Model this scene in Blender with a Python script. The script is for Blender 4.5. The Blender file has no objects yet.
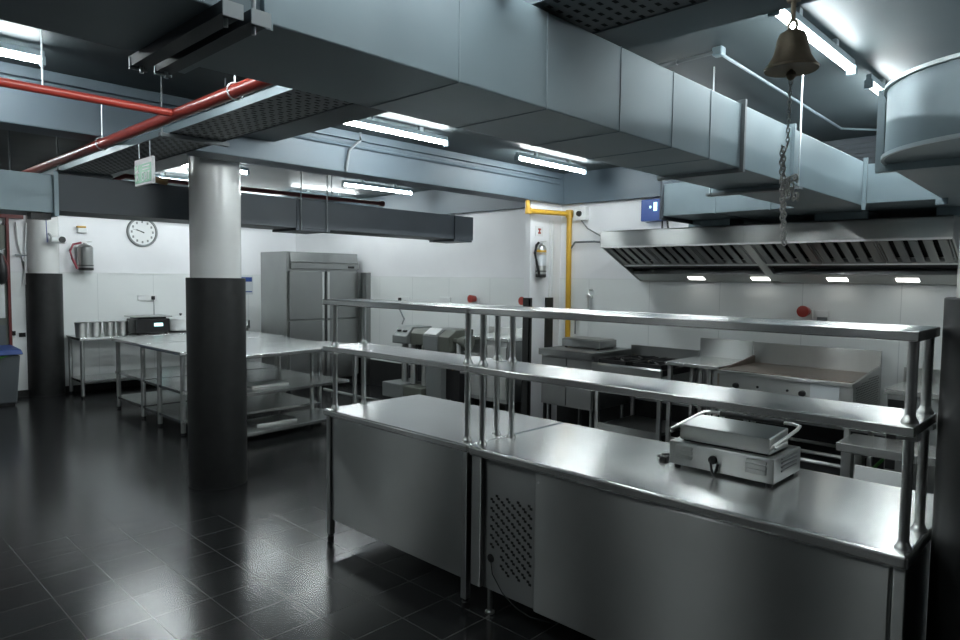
import bpy, bmesh, math, random
from mathutils import Vector, Matrix
C = bpy.context.scene
COL = C.collection
PI = math.pi
random.seed(4)

# ------------------------------------------------------------------ helpers
class MB:
    """collects shapes and links them as ONE mesh object"""
    def __init__(s): s.bm = bmesh.new()
    def box(s, x0, x1, y0, y1, z0, z1, rot=None):
        vs = [s.bm.verts.new(p) for p in ((x0,y0,z0),(x1,y0,z0),(x1,y1,z0),(x0,y1,z0),(x0,y0,z1),(x1,y0,z1),(x1,y1,z1),(x0,y1,z1))]
        for f in ((3,2,1,0),(4,5,6,7),(0,1,5,4),(1,2,6,5),(2,3,7,6),(3,0,4,7)): s.bm.faces.new([vs[i] for i in f])
        if rot is not None:
            for v in vs: v.co = rot @ v.co
        return s
    def hexa(s, p):                      # 8 points, bottom ring then top ring
        vs = [s.bm.verts.new(q) for q in p]
        for f in ((3,2,1,0),(4,5,6,7),(0,1,5,4),(1,2,6,5),(2,3,7,6),(3,0,4,7)): s.bm.faces.new([vs[i] for i in f])
        return s
    def prism(s, pts, axis, a, b):       # polygon in the two other axes, extruded along axis
        def mk(p, t):
            return {'x':(t,p[0],p[1]), 'y':(p[0],t,p[1]), 'z':(p[0],p[1],t)}[axis]
        A = [s.bm.verts.new(mk(p,a)) for p in pts]; B = [s.bm.verts.new(mk(p,b)) for p in pts]
        n = len(pts)
        s.bm.faces.new(A[::-1]); s.bm.faces.new(B)
        for i in range(n): s.bm.faces.new([A[i],A[(i+1)%n],B[(i+1)%n],B[i]])
        return s
    def tube(s, pts, r, seg=10, closed=False):
        pts = [Vector(p) for p in pts]; n = len(pts); rings = []
        for i, p in enumerate(pts):
            if closed: d = pts[(i+1)%n]-pts[i-1]
            else: d = (pts[min(i+1,n-1)]-pts[max(i-1,0)])
            d.normalize()
            u = d.cross(Vector((0,0,1)))
            if u.length < .05: u = d.cross(Vector((1,0,0)))
            u.normalize(); w = u.cross(d)
            rings.append([s.bm.verts.new(p+r*(math.cos(2*PI*k/seg)*u+math.sin(2*PI*k/seg)*w)) for k in range(seg)])
        m = n if closed else n-1
        for i in range(m):
            a, b = rings[i], rings[(i+1)%n]
            for k in range(seg): s.bm.faces.new([a[k],a[(k+1)%seg],b[(k+1)%seg],b[k]])
        if not closed: s.bm.faces.new(rings[0][::-1]); s.bm.faces.new(rings[-1])
        return s
    def lathe(s, prof, x=0, y=0, z=0, seg=28, axis='z'):   # prof: (r, h) list
        rings = []
        for r, h in prof:
            ring = []
            for k in range(seg):
                a = 2*PI*k/seg; c, q = r*math.cos(a), r*math.sin(a)
                p = {'z':(x+c,y+q,z+h),'x':(x+h,y+c,z+q),'y':(x+c,y+h,z+q)}[axis]
                ring.append(s.bm.verts.new(p))
            rings.append(ring)
        for a, b in zip(rings, rings[1:]):
            for k in range(seg): s.bm.faces.new([a[k],a[(k+1)%seg],b[(k+1)%seg],b[k]])
        s.bm.faces.new(rings[0][::-1]); s.bm.faces.new(rings[-1])
        return s
    def build(s, name, mat, parent=None, bevel=0, smooth=False, seg=2):
        bmesh.ops.recalc_face_normals(s.bm, faces=s.bm.faces[:])
        me = bpy.data.meshes.new(name); s.bm.to_mesh(me); s.bm.free()
        o = bpy.data.objects.new(name, me); COL.objects.link(o)
        me.materials.append(mat)
        if smooth:
            for p in me.polygons: p.use_smooth = True
        if bevel:
            b = o.modifiers.new('bevel','BEVEL'); b.width = bevel; b.segments = seg; b.limit_method = 'ANGLE'; b.angle_limit = .6; b.harden_normals = False
        if smooth:
            try:
                e = o.modifiers.new('es','EDGE_SPLIT'); e.split_angle = .6
            except Exception: pass
        if parent is not None: o.parent = parent; o.matrix_parent_inverse = parent.matrix_world.inverted() if False else Matrix.Translation(-Vector(parent.location)) if not parent.get('_local') else Matrix.Identity(4)
        return o

def tag(o, label=None, cat=None, group=None, kind=None):
    if label: o['label'] = label
    if cat: o['category'] = cat
    if group: o['group'] = group
    if kind: o['kind'] = kind
    return o
def thing(name, label, cat, loc=(0,0,0), group=None, local=False, rz=0):
    o = bpy.data.objects.new(name, None); COL.objects.link(o); o.location = loc; o.rotation_euler = (0,0,rz)
    o.empty_display_size = .1
    if local: o['_local'] = 1
    return tag(o, label, cat, group)
def struct(name, mb, mat, label=None, **k):
    return tag(mb.build(name, mat, **k), label, None, None, 'structure')
def copy_tree(o, parent=None):
    c = o.copy(); COL.objects.link(c)
    if parent is not None: c.parent = parent
    for ch in list(o.children): copy_tree(ch, c)
    return c

# ------------------------------------------------------------------ materials
def mat(name, col, rough=.5, metal=0, spec=.5):
    m = bpy.data.materials.new(name); m.use_nodes = True
    b = m.node_tree.nodes['Principled BSDF']
    b.inputs['Base Color'].default_value = (*col,1); b.inputs['Roughness'].default_value = rough
    b.inputs['Metallic'].default_value = metal; b.inputs['Specular IOR Level'].default_value = spec
    return m
def nodes(m):
    nt = m.node_tree; return nt, nt.nodes, nt.links, nt.nodes['Principled BSDF']
def add_noise(m, scale=6, amt=.15, rough_amt=.1, stretch=(1,1,1), bump=0, bscale=2.0):
    nt, N, L, b = nodes(m)
    tc = N.new('ShaderNodeTexCoord'); mp = N.new('ShaderNodeMapping'); mp.inputs['Scale'].default_value = stretch
    L.new(tc.outputs['Object'], mp.inputs['Vector'])
    n = N.new('ShaderNodeTexNoise'); n.inputs['Scale'].default_value = scale; n.inputs['Detail'].default_value = 6
    L.new(mp.outputs['Vector'], n.inputs['Vector'])
    c = b.inputs['Base Color'].default_value[:]
    r = N.new('ShaderNodeMapRange'); r.inputs['To Min'].default_value = 1-amt; r.inputs['To Max'].default_value = 1+amt
    r.inputs['From Min'].default_value = .3; r.inputs['From Max'].default_value = .7
    L.new(n.outputs['Fac'], r.inputs['Value'])
    mx = N.new('ShaderNodeVectorMath'); mx.operation = 'MULTIPLY'; mx.inputs[0].default_value = c[:3]
    L.new(r.outputs['Result'], mx.inputs[1]); L.new(mx.outputs['Vector'], b.inputs['Base Color'])
    if rough_amt:
        q = N.new('ShaderNodeMapRange'); r0 = b.inputs['Roughness'].default_value
        q.inputs['From Min'].default_value = .3; q.inputs['From Max'].default_value = .7
        q.inputs['To Min'].default_value = max(.03, r0-rough_amt); q.inputs['To Max'].default_value = r0+rough_amt
        L.new(n.outputs['Fac'], q.inputs['Value']); L.new(q.outputs['Result'], b.inputs['Roughness'])
    if bump:
        n2 = N.new('ShaderNodeTexNoise'); n2.inputs['Scale'].default_value = bscale; n2.inputs['Detail'].default_value = 1
        L.new(tc.outputs['Object'], n2.inputs['Vector'])
        bp = N.new('ShaderNodeBump'); bp.inputs['Strength'].default_value = bump; bp.inputs['Distance'].default_value = .01
        L.new(n2.outputs['Fac'], bp.inputs['Height']); L.new(bp.outputs['Normal'], b.inputs['Normal'])
    return m
def steel(name, col=(.48,.495,.485), rough=.3, aniso=1.0, bump=.012):
    """brushed sheet steel: brush lines lie flat on fronts, so highlights stretch upright there"""
    m = mat(name, col, rough, 1); add_noise(m, 2.5, .05, 0, (1,1,1), bump, .9)
    nt, N, L, b = nodes(m)
    g = N.new('ShaderNodeNewGeometry'); sx = N.new('ShaderNodeSeparateXYZ'); L.new(g.outputs['True Normal'], sx.inputs[0])
    ab = N.new('ShaderNodeMath'); ab.operation = 'ABSOLUTE'; L.new(sx.outputs['Z'], ab.inputs[0])
    gt = N.new('ShaderNodeMath'); gt.operation = 'GREATER_THAN'; gt.inputs[1].default_value = .7; L.new(ab.outputs[0], gt.inputs[0])
    mx = N.new('ShaderNodeMix'); mx.data_type = 'VECTOR'; L.new(gt.outputs[0], mx.inputs['Factor'])
    mx.inputs[4].default_value = (0,0,1); mx.inputs[5].default_value = (1,0,0)
    L.new(mx.outputs[1], b.inputs['Tangent']); b.inputs['Anisotropic'].default_value = aniso
    return m

M = {}
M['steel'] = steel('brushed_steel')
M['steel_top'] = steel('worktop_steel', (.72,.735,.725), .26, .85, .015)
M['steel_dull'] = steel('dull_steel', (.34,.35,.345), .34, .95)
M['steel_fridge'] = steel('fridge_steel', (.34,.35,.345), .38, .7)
M['chrome'] = mat('polished_tube', (.72,.73,.72), .3, 1)
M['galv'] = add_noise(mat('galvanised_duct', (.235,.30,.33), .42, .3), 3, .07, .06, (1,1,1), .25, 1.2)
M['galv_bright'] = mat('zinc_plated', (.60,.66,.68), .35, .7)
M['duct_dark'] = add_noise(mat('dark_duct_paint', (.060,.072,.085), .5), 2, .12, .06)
M['tray'] = mat('cable_tray_grey', (.19,.21,.22), .5, .3)
M['beam'] = add_noise(mat('blue_grey_paint', (.095,.128,.155), .5), 2, .06, .05)
M['ceil'] = add_noise(mat('ceiling_paint', (.046,.061,.066), .55), 1.5, .08, .05)
M['wall'] = add_noise(mat('white_wall_paint', (.82,.83,.85), .5), 2, .03, .04)
M['wall_outer'] = add_noise(mat('dim_wall_paint', (.2,.205,.21), .6), 2, .06, .04)
M['column'] = add_noise(mat('column_gloss_white', (.72,.73,.72), .22), 3, .04, .05)
M['rubber'] = add_noise(mat('black_rubber', (.018,.019,.019), .48), 14, .25, .06)
M['black'] = mat('black_plastic', (.012,.012,.013), .4)
M['dark'] = mat('dark_recess', (.008,.008,.008), .8)
M['iron'] = mat('cast_iron', (.015,.015,.016), .5)
M['white'] = mat('white_plastic', (.75,.77,.77), .4)
M['grey'] = mat('grey_plastic', (.11,.125,.135), .5)
M['red'] = mat('red_pipe_paint', (.36,.042,.03), .3)
M['red_dark'] = mat('dark_red_paint', (.13,.02,.02), .4)
M['yellow'] = mat('yellow_gas_paint', (.62,.36,.035), .35)
M['brass'] = add_noise(mat('aged_bronze', (.19,.16,.115), .5, .5), 12, .3, .1)
M['blue'] = mat('blue_plastic', (.03,.075,.28), .4)
M['green'] = mat('green_plastic', (.05,.22,.04), .5)
M['machine'] = mat('grey_enamel', (.22,.235,.235), .4, .3)
M['machine_dark'] = mat('olive_grey_enamel', (.13,.14,.12), .45, .2)
M['griddle'] = add_noise(mat('seasoned_plate', (.30,.25,.21), .38, .8), 5, .2, .08)
M['chain'] = mat('chain_steel', (.62,.62,.60), .5, .1)
M['paper'] = mat('paper', (.62,.66,.68), .6)
M['copper'] = mat('brown_valve', (.16,.09,.03), .5, .3)
M['sign_green'] = mat('sign_green', (.13,.42,.24), .4)
M['ext'] = mat('satin_cylinder', (.42,.43,.42), .28, .9)
M['hose_red'] = mat('red_rubber', (.26,.03,.05), .45)
M['crate'] = mat('pale_plastic', (.50,.56,.55), .35)

def emit(name, col, s):
    m = mat(name, col, .4)
    b = m.node_tree.nodes['Principled BSDF']
    b.inputs['Emission Color'].default_value = (*col,1); b.inputs['Emission Strength'].default_value = s
    return m
TUBE = 58
M['tube'] = emit('tube_glow', (.92,.99,1.0), TUBE)
M['hoodlamp'] = emit('hood_lamp_glow', (1,.98,.92), 5)
M['display'] = emit('display_glow', (.55,.95,.95), 1.2)

def tile_mat():                                     # black slate floor tiles, 0.305 m, thin paler joints
    m = mat('slate_floor', (.016,.017,.018), .3); nt, N, L, b = nodes(m)
    g = N.new('ShaderNodeNewGeometry'); sx = N.new('ShaderNodeSeparateXYZ'); L.new(g.outputs['Position'], sx.inputs[0])
    T = .3052
    def joint(sock, off):
        a = N.new('ShaderNodeMath'); a.operation = 'ADD'; a.inputs[1].default_value = 30*T-off; L.new(sock, a.inputs[0])
        d = N.new('ShaderNodeMath'); d.operation = 'DIVIDE'; d.inputs[1].default_value = T; L.new(a.outputs[0], d.inputs[0])
        f = N.new('ShaderNodeMath'); f.operation = 'FRACT'; L.new(d.outputs[0], f.inputs[0])
        fl = N.new('ShaderNodeMath'); fl.operation = 'FLOOR'; L.new(d.outputs[0], fl.inputs[0])
        s_ = N.new('ShaderNodeMath'); s_.operation = 'SUBTRACT'; s_.inputs[1].default_value = .5; L.new(f.outputs[0], s_.inputs[0])
        ab = N.new('ShaderNodeMath'); ab.operation = 'ABSOLUTE'; L.new(s_.outputs[0], ab.inputs[0])
        gt = N.new('ShaderNodeMath'); gt.operation = 'GREATER_THAN'; gt.inputs[1].default_value = .4915; L.new(ab.outputs[0], gt.inputs[0])
        return gt.outputs[0], fl.outputs[0]
    jx, fx = joint(sx.outputs['X'], .978); jy, fy = joint(sx.outputs['Y'], 3.87)
    mxj = N.new('ShaderNodeMath'); mxj.operation = 'MAXIMUM'; L.new(jx, mxj.inputs[0]); L.new(jy, mxj.inputs[1])
    cb = N.new('ShaderNodeCombineXYZ'); L.new(fx, cb.inputs[0]); L.new(fy, cb.inputs[1])
    wn = N.new('ShaderNodeTexWhiteNoise'); wn.noise_dimensions = '3D'; L.new(cb.outputs[0], wn.inputs['Vector'])
    mp = N.new('ShaderNodeMapping'); mp.inputs['Scale'].default_value = (1.6,6,1); L.new(g.outputs['Position'], mp.inputs['Vector'])
    no = N.new('ShaderNodeTexNoise'); no.inputs['Scale'].default_value = 3; no.inputs['Detail'].default_value = 8; L.new(mp.outputs[0], no.inputs['Vector'])
    a1 = N.new('ShaderNodeMath'); a1.operation = 'MULTIPLY_ADD'; a1.inputs[1].default_value = .5; L.new(wn.outputs['Value'], a1.inputs[0]); L.new(no.outputs['Fac'], a1.inputs[2])
    ramp = N.new('ShaderNodeValToRGB'); e = ramp.color_ramp.elements
    e[0].position = .3; e[0].color = (.008,.0085,.009,1); e[1].position = 1.3; e[1].color = (.021,.022,.023,1)
    L.new(a1.outputs[0], ramp.inputs[0])
    mix = N.new('ShaderNodeMix'); mix.data_type = 'RGBA'; L.new(mxj.outputs[0], mix.inputs[0]); L.new(ramp.outputs[0], mix.inputs[6]); mix.inputs[7].default_value = (.078,.082,.082,1)
    L.new(mix.outputs[2], b.inputs['Base Color'])
    rr = N.new('ShaderNodeMapRange'); rr.inputs['From Min'].default_value = .3; rr.inputs['From Max'].default_value = .7; rr.inputs['To Min'].default_value = .19; rr.inputs['To Max'].default_value = .215; b.inputs['Specular IOR Level'].default_value = .6
    L.new(no.outputs['Fac'], rr.inputs['Value']); L.new(rr.outputs[0], b.inputs['Roughness'])
    return m
M['floor'] = tile_mat()

def clad_mat():                                     # pale wall cladding boards with hairline joints
    m = mat('wall_cladding', (.79,.82,.815), .35); nt, N, L, b = nodes(m)
    g = N.new('ShaderNodeNewGeometry'); sx = N.new('ShaderNodeSeparateXYZ'); L.new(g.outputs['Position'], sx.inputs[0])
    ad = N.new('ShaderNodeMath'); ad.operation = 'ADD'; L.new(sx.outputs['X'], ad.inputs[0]); L.new(sx.outputs['Y'], ad.inputs[1])
    d = N.new('ShaderNodeMath'); d.operation = 'DIVIDE'; d.inputs[1].default_value = .82; L.new(ad.outputs[0], d.inputs[0])
    f = N.new('ShaderNodeMath'); f.operation = 'FRACT'; L.new(d.outputs[0], f.inputs[0])
    lt = N.new('ShaderNodeMath'); lt.operation = 'LESS_THAN'; lt.inputs[1].default_value = .008; L.new(f.outputs[0], lt.inputs[0])
    mix = N.new('ShaderNodeMix'); mix.data_type = 'RGBA'; L.new(lt.outputs[0], mix.inputs[0]); mix.inputs[6].default_value = (.79,.82,.815,1); mix.inputs[7].default_value = (.60,.63,.63,1)
    L.new(mix.outputs[2], b.inputs['Base Color'])
    return m
M['clad'] = clad_mat()

# ------------------------------------------------------------------ the room
XW, YB, ZC = 6.8, 11.4, 3.08
X0, Y0 = -5.5, -5.0
struct('floor', MB().box(X0-.2, XW+.3, Y0-.2, YB+.3, -.2, 0), M['floor'])
struct('ceiling', MB().box(X0-.2, XW+.3, Y0-.2, YB+.3, ZC, ZC+.2), M['ceil'])
struct('wall_right', MB().box(XW, XW+.2, Y0, YB, 0, ZC), M['wall'])
struct('wall_back', MB().box(X0, XW, YB, YB+.2, 0, ZC), M['wall'])
struct('wall_left', MB().box(X0-.2, X0, Y0, YB, 0, ZC), M['wall_outer'])
struct('wall_front', MB().box(X0, XW, Y0-.2, Y0, 0, ZC), M['wall_outer'])
struct('wall_right_cladding', MB().box(XW-.012, XW, Y0, YB, 0, 1.79), M['clad'])
struct('wall_back_cladding', MB().box(X0, XW-.012, YB-.012, YB, 0, 1.79), M['clad'])
struct('wall_right_black_band', MB().box(XW-.02, XW-.012, Y0, YB-.012, 0, .42), M['rubber'])  # black band along the foot of the right wall
struct('baseboard_back', MB().box(X0, XW-.02, YB-.02, YB-.012, 0, .10), M['rubber'])
struct('trim_1', MB().box(XW-.014, XW, Y0, YB, 1.79, 1.802), M['white'])
struct('trim_2', MB().box(X0, XW-.022, YB-.022, YB, 1.79, 1.808), M['white'])
struct('wall_pier', MB().box(6.2, XW, 5.14, 5.23, 0, ZC), M['wall'])
g = struct('trim_3', MB().box(6.188,6.2,5.128,5.23,0,1.56).box(6.188,6.24,5.128,5.14,0,1.56), M['rubber'])
struct('trim_4', MB().box(6.50,6.64,5.12,5.14,0,1.56), M['rubber'])
# beams
BY, BZ = 5.05, 2.71
struct('beam_1', MB().box(X0, XW, BY, BY+.27, BZ, ZC), M['beam'], bevel=.008)
struct('beam_2', MB().box(2.3, 2.82, Y0, BY, 2.87, ZC).box(2.3, 2.82, BY+.27, YB, 2.87, ZC), M['ceil'])
struct('beam_3', MB().box(6.72, XW, Y0, BY, BZ, ZC).box(6.72, XW, BY+.27, YB, BZ, ZC), M['beam'])
struct('beam_4', MB().box(X0, 2.3, 10.9, YB, 2.75, ZC).box(2.82, 6.72, 10.9, YB, 2.75, ZC), M['beam'])

def column(x, y, label, top=1.785, dy=0, zc=ZC):
    s = MB().lathe([(.204,0),(.204,zc)], x, y, 0, 48)
    o = s.build('round_column', M['column'], smooth=True)
    tag(o, label, None, None, 'structure')
    w = MB().lathe([(.238,0),(.238,top-.004),(.234,top),(.205,top)], x, y, 0, 48).build('dark_wrap', M['rubber'], o, smooth=True)
    w['label'] = 'black rubber wrap around the lower column'
    return o
column(2.566, 5.577, 'round white column wrapped in black to head height, left of the pass counter', top=1.762)
column(2.85, .222, 'round column wrapped in black at the right end of the pass counter', top=1.735, zc=2.87)
column(2.67, 11.42, 'round white column wrapped in black against the back wall beside the bins')
# columns behind the camera (seen only as reflections)
for (x, y) in ((-2.6, 6.6), (-2.8, .2)):
    struct('round_column', MB().lathe([(.212,0),(.212,ZC)], x, y, 0, 32), M['column'], 'round white column in the dining area behind the camera', smooth=True)

# ------------------------------------------------------------------ lights: batten tubes
def batten():
    t = thing('tube_light', 'x', 'ceiling light', (0,0,0), 'batten tube lights', local=True)
    L = 1.14
    MB().box(-L/2-.02, L/2+.02, -.016, .016, .043, .08).build('batten_housing', M['galv'], t, bevel=.004)
    MB().tube([(-L/2,0,.024),(L/2,0,.024)], .0175, 12).build('glass_tube', M['tube'], t, smooth=True)
    for sx in (-1,1):
        MB().box(sx*(L/2+.012)-.012, sx*(L/2+.012)+.012, -.024, .024, -.004, .047).build('lamp_holder', M['galv'], t, bevel=.003)
    MB().box(-.3,-.26,-.012,.012,.08,ZC-2.961).box(.26,.3,-.012,.012,.08,ZC-2.961).build('bracket', M['galv_bright'], t)
    return t
bat = batten()
LIGHTS = [
 (.50, 4.52, 'glowing tube light at the far left under the ceiling, before the blue beam'),
 (3.60, 4.46, 'glowing tube light above the middle of the room, just beyond the main duct'),
 (5.72, 4.45, 'glowing tube light near the yellow gas pipe, before the blue beam'),
 (5.72, 7.44, 'glowing tube light beyond the blue beam, above the grey machines'),
 (3.26, 7.5, 'glowing tube light half hidden behind the white column'),
 (5.80, 8.9, 'glowing tube light in front of the fridge, cut by the dark duct'),
 (3.68, 8.85, 'glowing tube light left of the white column, behind the exit sign'),
 (3.68, 1.19, 'large bright tube light behind the hanging bell'),
 (5.20, 1.19, 'bright tube light partly hidden behind the curved duct'),
 (1.2, 1.05, 'added tube light above the camera'),  # unseen tubes from here on, added to brighten walls and steel
 (-4.2, 5.3, 'added tube light left of the picture over the dining side'),
 (.6, 7.6, 'added tube light left of the picture beyond the blue beam'),
 (4.6, -2.2, 'added tube light right of the picture beyond the curved duct'),
 (3.7, 2.78, 'added tube light hidden above the middle of the main duct'),
 (5.5, 2.78, 'added tube light hidden above the hood end of the main duct'),
 (1.3, 2.78, 'added tube light hidden above the near part of the main duct'),
 (-.4, 2.78, 'added tube light hidden above the main duct at the upper left'),
 (3.3, 9.9, 'added tube light hidden behind the dark duct before the clock'),
 (5.2, 10.1, 'added tube light hidden behind the dark duct above the fridge'),
 (4.9, -.1, 'added tube light right of the picture near the curved duct'),
 (5.4, -1.6, 'added tube light right of the picture over the cook line'),
 (-3.2, 10.0, 'added tube light far left of the picture'),
 (-4.2, 2.1, 'added tube light behind the camera'),
]
for i, (x, y, lb) in enumerate(LIGHTS):
    o = bat if i == 0 else copy_tree(bat)
    o.location = (x, y, 2.965); o['label'] = lb

# ------------------------------------------------------------------ ducts
def duct_x(name, label, x0, x1, ya, yb, za, zb, m, flanges, seams, parent_name='ventilation duct'):
    t = thing(name, label, 'duct', (x0, (ya+yb)/2, za))
    fx = [x0]+list(flanges)+[x1]
    for a, b in zip(fx, fx[1:]):
        s = MB().box(a, b, ya, yb, za, zb)
        for q in seams:
            if a < q < b: s.box(q-.004, q+.004, ya-.0025, yb+.0025, za-.0025, zb+.0025)
        s.build('duct_section', m, t, bevel=.004)
    for q in flanges:
        f = MB()
        h_, e_ = .010, .020
        f.box(q-h_, q+h_, ya-e_, ya-.001, za-e_, zb+e_).box(q-h_, q+h_, yb+.001, yb+e_, za-e_, zb+e_)
        f.box(q-h_, q+h_, ya-.001, yb+.001, za-e_, za-.001).box(q-h_, q+h_, ya-.001, yb+.001, zb+.001, zb+e_)
        f.build('flange', M['tray'] if q == 3.29 else m, t)
    return t
md = duct_x('main_duct', 'long pale blue rectangular air duct crossing overhead from top left to the hood', -4.5, 5.42, 1.40, 1.825, 2.338, 2.648, M['galv'], (.76, 3.29, 3.97), (1.36, 1.76, 2.20, 2.60, 2.95))
MB().box(5.385,5.41,1.375,1.399,2.305,2.675).build('flange', M['galv'], md)
# hangers under the main duct: two channels on rods
hg = thing('duct_hanger', 'pair of dark steel channels slung under the main duct at the upper left', 'duct hanger', (.6,1.6,2.29))
for (x, y0, y1) in ((.660, 1.345, 1.865), (.722, 1.345, 1.865)):
    MB().box(x-.02, x+.02, y0, y1, 2.312, 2.316).box(x-.02, x-.016, y0, y1, 2.316, 2.3375).box(x+.016, x+.02, y0, y1, 2.316, 2.3375).build('channel', M['duct_dark'], hg)
    for y in (1.375, 1.845): MB().tube([(x,y,2.295),(x,y,ZC)], .005, 8).build('hanger_rod', M['galv_bright'], hg)
    for y in (y0-.004, y1): MB().box(x-.022,x+.022,y,y+.004,2.306,2.337).build('end_plate', M['galv_bright'], hg)
h2 = thing('duct_hanger', 'thin vertical hanger rods holding the main duct near the bell', 'duct hanger', (3.97,1.36,2.34))
MB().box(3.94,4.0,1.34,1.885,2.302,2.317).build('channel', M['tray'], h2)
for y in (1.355,1.87): MB().tube([(3.97,y,2.3),(3.97,y,ZC)], .005, 8).build('hanger_rod', M['galv_bright'], h2)

hd = thing('hood_duct', 'pale blue rectangular duct running above the extraction hood', 'duct', (5.86,1.6,2.36))
MB().box(5.42,6.70,.30,2.98,2.352,2.632).box(5.414,6.706,2.05,2.062,2.346,2.638).box(5.414,6.706,2.5,2.512,2.346,2.638).build('duct_section', M['galv'], hd, bevel=.004)
MB().box(5.39,6.715,2.98,3.0,2.32,2.66).build('flange', M['duct_dark'], hd)
for (ya,yb) in ((2.62,3.02),(1.5,1.9),(.72,1.05)):
    MB().box(5.98,6.28,ya,yb,2.285,2.352).build('hood_collar', M['galv'], hd)
# elbow duct on the right
el = thing('elbow_duct', 'curved pale blue duct bend at the upper right', 'duct', (3.6,.63,2.34))
cx, cy, ro, ri = 3.60, .325, .51, .10
zb_, zt_ = 2.338, 2.648
arc = [(cx-ro*math.sin(PI/2*k/16), cy+ro*math.cos(PI/2*k/16)) for k in range(17)]
inn = [(cx-ri*math.sin(PI/2*k/16), cy+ri*math.cos(PI/2*k/16)) for k in range(17)]
MB().prism(arc+inn[::-1], 'z', zb_, zt_).build('bend', M['galv'], el, smooth=True)
def rim(z0,z1):
    e = MB(); o2 = [(cx-(ro+.014)*math.sin(PI/2*k/16), cy+(ro+.014)*math.cos(PI/2*k/16)) for k in range(17)]
    i2 = [(cx-(ro+.0005)*math.sin(PI/2*k/16), cy+(ro+.0005)*math.cos(PI/2*k/16)) for k in range(17)]
    return e.prism(o2+i2[::-1],'z',z0,z1)
rim(zt_-.012,zt_+.004).build('rim', M['galv_bright'], el, smooth=True)
rim(zb_-.004,zb_+.012).build('rim', M['galv_bright'], el, smooth=True)
MB().box(cx-ro, cx-ri, -2.5, cy, zb_, zt_).build('duct_section', M['galv'], el)
MB().hexa([(3.64,.40,zb_),(5.42,.25,2.352),(5.42,.92,2.352),(3.64,.852,zb_),(3.64,.40,zt_),(5.42,.25,2.632),(5.42,.92,2.632),(3.64,.852,zt_)]).build('transition', M['galv'], el)
f = MB()
for q in (3.606,3.628): f.box(q-.009,q+.009,.40,.885,zb_-.035,zb_-.001).box(q-.009,q+.009,.853,.885,zb_-.001,zt_+.001).box(q-.009,q+.009,.40,.885,zt_+.001,zt_+.035)
f.build('flange', M['galv'], el)
MB().box(5.36,5.38,.88,.95,2.31,2.67).build('flange', M['galv'], el)

# dark duct beyond the beam
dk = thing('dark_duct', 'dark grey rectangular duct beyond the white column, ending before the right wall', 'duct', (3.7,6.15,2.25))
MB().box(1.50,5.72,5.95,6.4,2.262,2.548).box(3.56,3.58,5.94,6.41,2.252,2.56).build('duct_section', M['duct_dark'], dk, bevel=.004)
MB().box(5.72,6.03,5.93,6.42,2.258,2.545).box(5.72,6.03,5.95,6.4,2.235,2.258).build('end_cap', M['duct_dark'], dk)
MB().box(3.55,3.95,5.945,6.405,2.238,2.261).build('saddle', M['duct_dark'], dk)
for x in (3.6,3.9): MB().tube([(x,5.93,2.24),(x,5.93,ZC)],.006,8).build('hanger_rod', M['tray'], dk)
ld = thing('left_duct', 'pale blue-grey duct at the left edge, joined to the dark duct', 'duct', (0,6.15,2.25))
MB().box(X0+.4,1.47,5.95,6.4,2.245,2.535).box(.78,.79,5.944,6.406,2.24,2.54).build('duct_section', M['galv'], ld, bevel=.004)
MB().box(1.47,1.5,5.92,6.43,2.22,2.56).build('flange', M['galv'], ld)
for x in (.95,1.2): MB().tube([(x,5.96,2.53),(x,5.96,ZC)],.006,8).build('hanger_rod', M['tray'], ld)

# perforated cable tray + red sprinkler pipes
tr = thing('cable_tray', 'perforated grey cable tray slung under the ceiling beside the red pipe', 'cable tray', (1.88,4,2.66))
s = MB()
TX0, TX1, TY0, TY1 = 1.705, 2.045, -1.5, 10.2
s.box(TX0,TX1,TY0,TY1,2.663,2.666).build('tray_floor', M['tray'], tr)
MB().box(TX0-.003,TX0,TY0,TY1,2.66,2.703).build('side_rail', M['galv'], tr)
MB().box(TX1,TX1+.003,TY0,TY1,2.657,2.703).build('side_rail', M['tray'], tr)
s = MB(); 
for j in range(150):
    y = .9+j*.045
    for i in range(6):
        x = TX0+.035+i*.054+(.02 if j%2 else 0)
        s.box(x-.012,x+.012,y-.007,y+.007,2.6618,2.6629)
s.build('perforation', M['dark'], tr)  # tray perforations, drawn as thin dark plates
for y in (2.3,4.35,6.6,9): MB().box(TX0-.05,TX1+.05,y-.02,y+.02,2.636,2.66).tube([(TX0-.035,y,2.63),(TX0-.035,y,BZ if 5.05<y<5.67 else ZC)],.005,8).tube([(TX1+.035,y,2.63),(TX1+.035,y,ZC)],.005,8).build('tray_support', M['tray'], tr)

rp = thing('sprinkler_main', 'thick red sprinkler pipe running beside the perforated cable tray', 'pipe', (1.53,4,2.65))
MB().tube([(1.53,-1,2.655),(1.53,10.4,2.655)], .032, 14).build('pipe_run', M['red'], rp, smooth=True)
for y in (3.1,5.0): MB().tube([(1.53+.04*math.cos(a),y,2.655+.04*math.sin(a)) for a in [2*PI*k/16 for k in range(16)]],.004,6,True).tube([(1.53,y,2.695),(1.53,y,ZC if y<5 else 2.95)],.004,6).build('pipe_hanger', M['galv_bright'], rp)
rb = thing('sprinkler_branch', 'thinner red pipe joining the sprinkler main from the left', 'pipe', (0,3.77,2.66))
MB().tube([(X0+.2,3.77,2.655),(1.497,3.77,2.655)], .021, 12).build('pipe_run', M['red'], rb, smooth=True)
MB().tube([(.9,3.77,2.676),(.9,3.77,ZC)],.004,6).build('pipe_hanger', M['galv_bright'], rb)
rf = thing('sprinkler_branch', 'dark red pipe running behind the white column above the dark duct', 'pipe', (3.4,6.75,2.7))
MB().tube([(1.57,6.75,2.60),(2.1,6.75,2.61),(2.25,6.75,2.69),(5.2,6.75,2.70)], .024, 12).build('pipe_run', M['red_dark'], rf, smooth=True)
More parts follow.
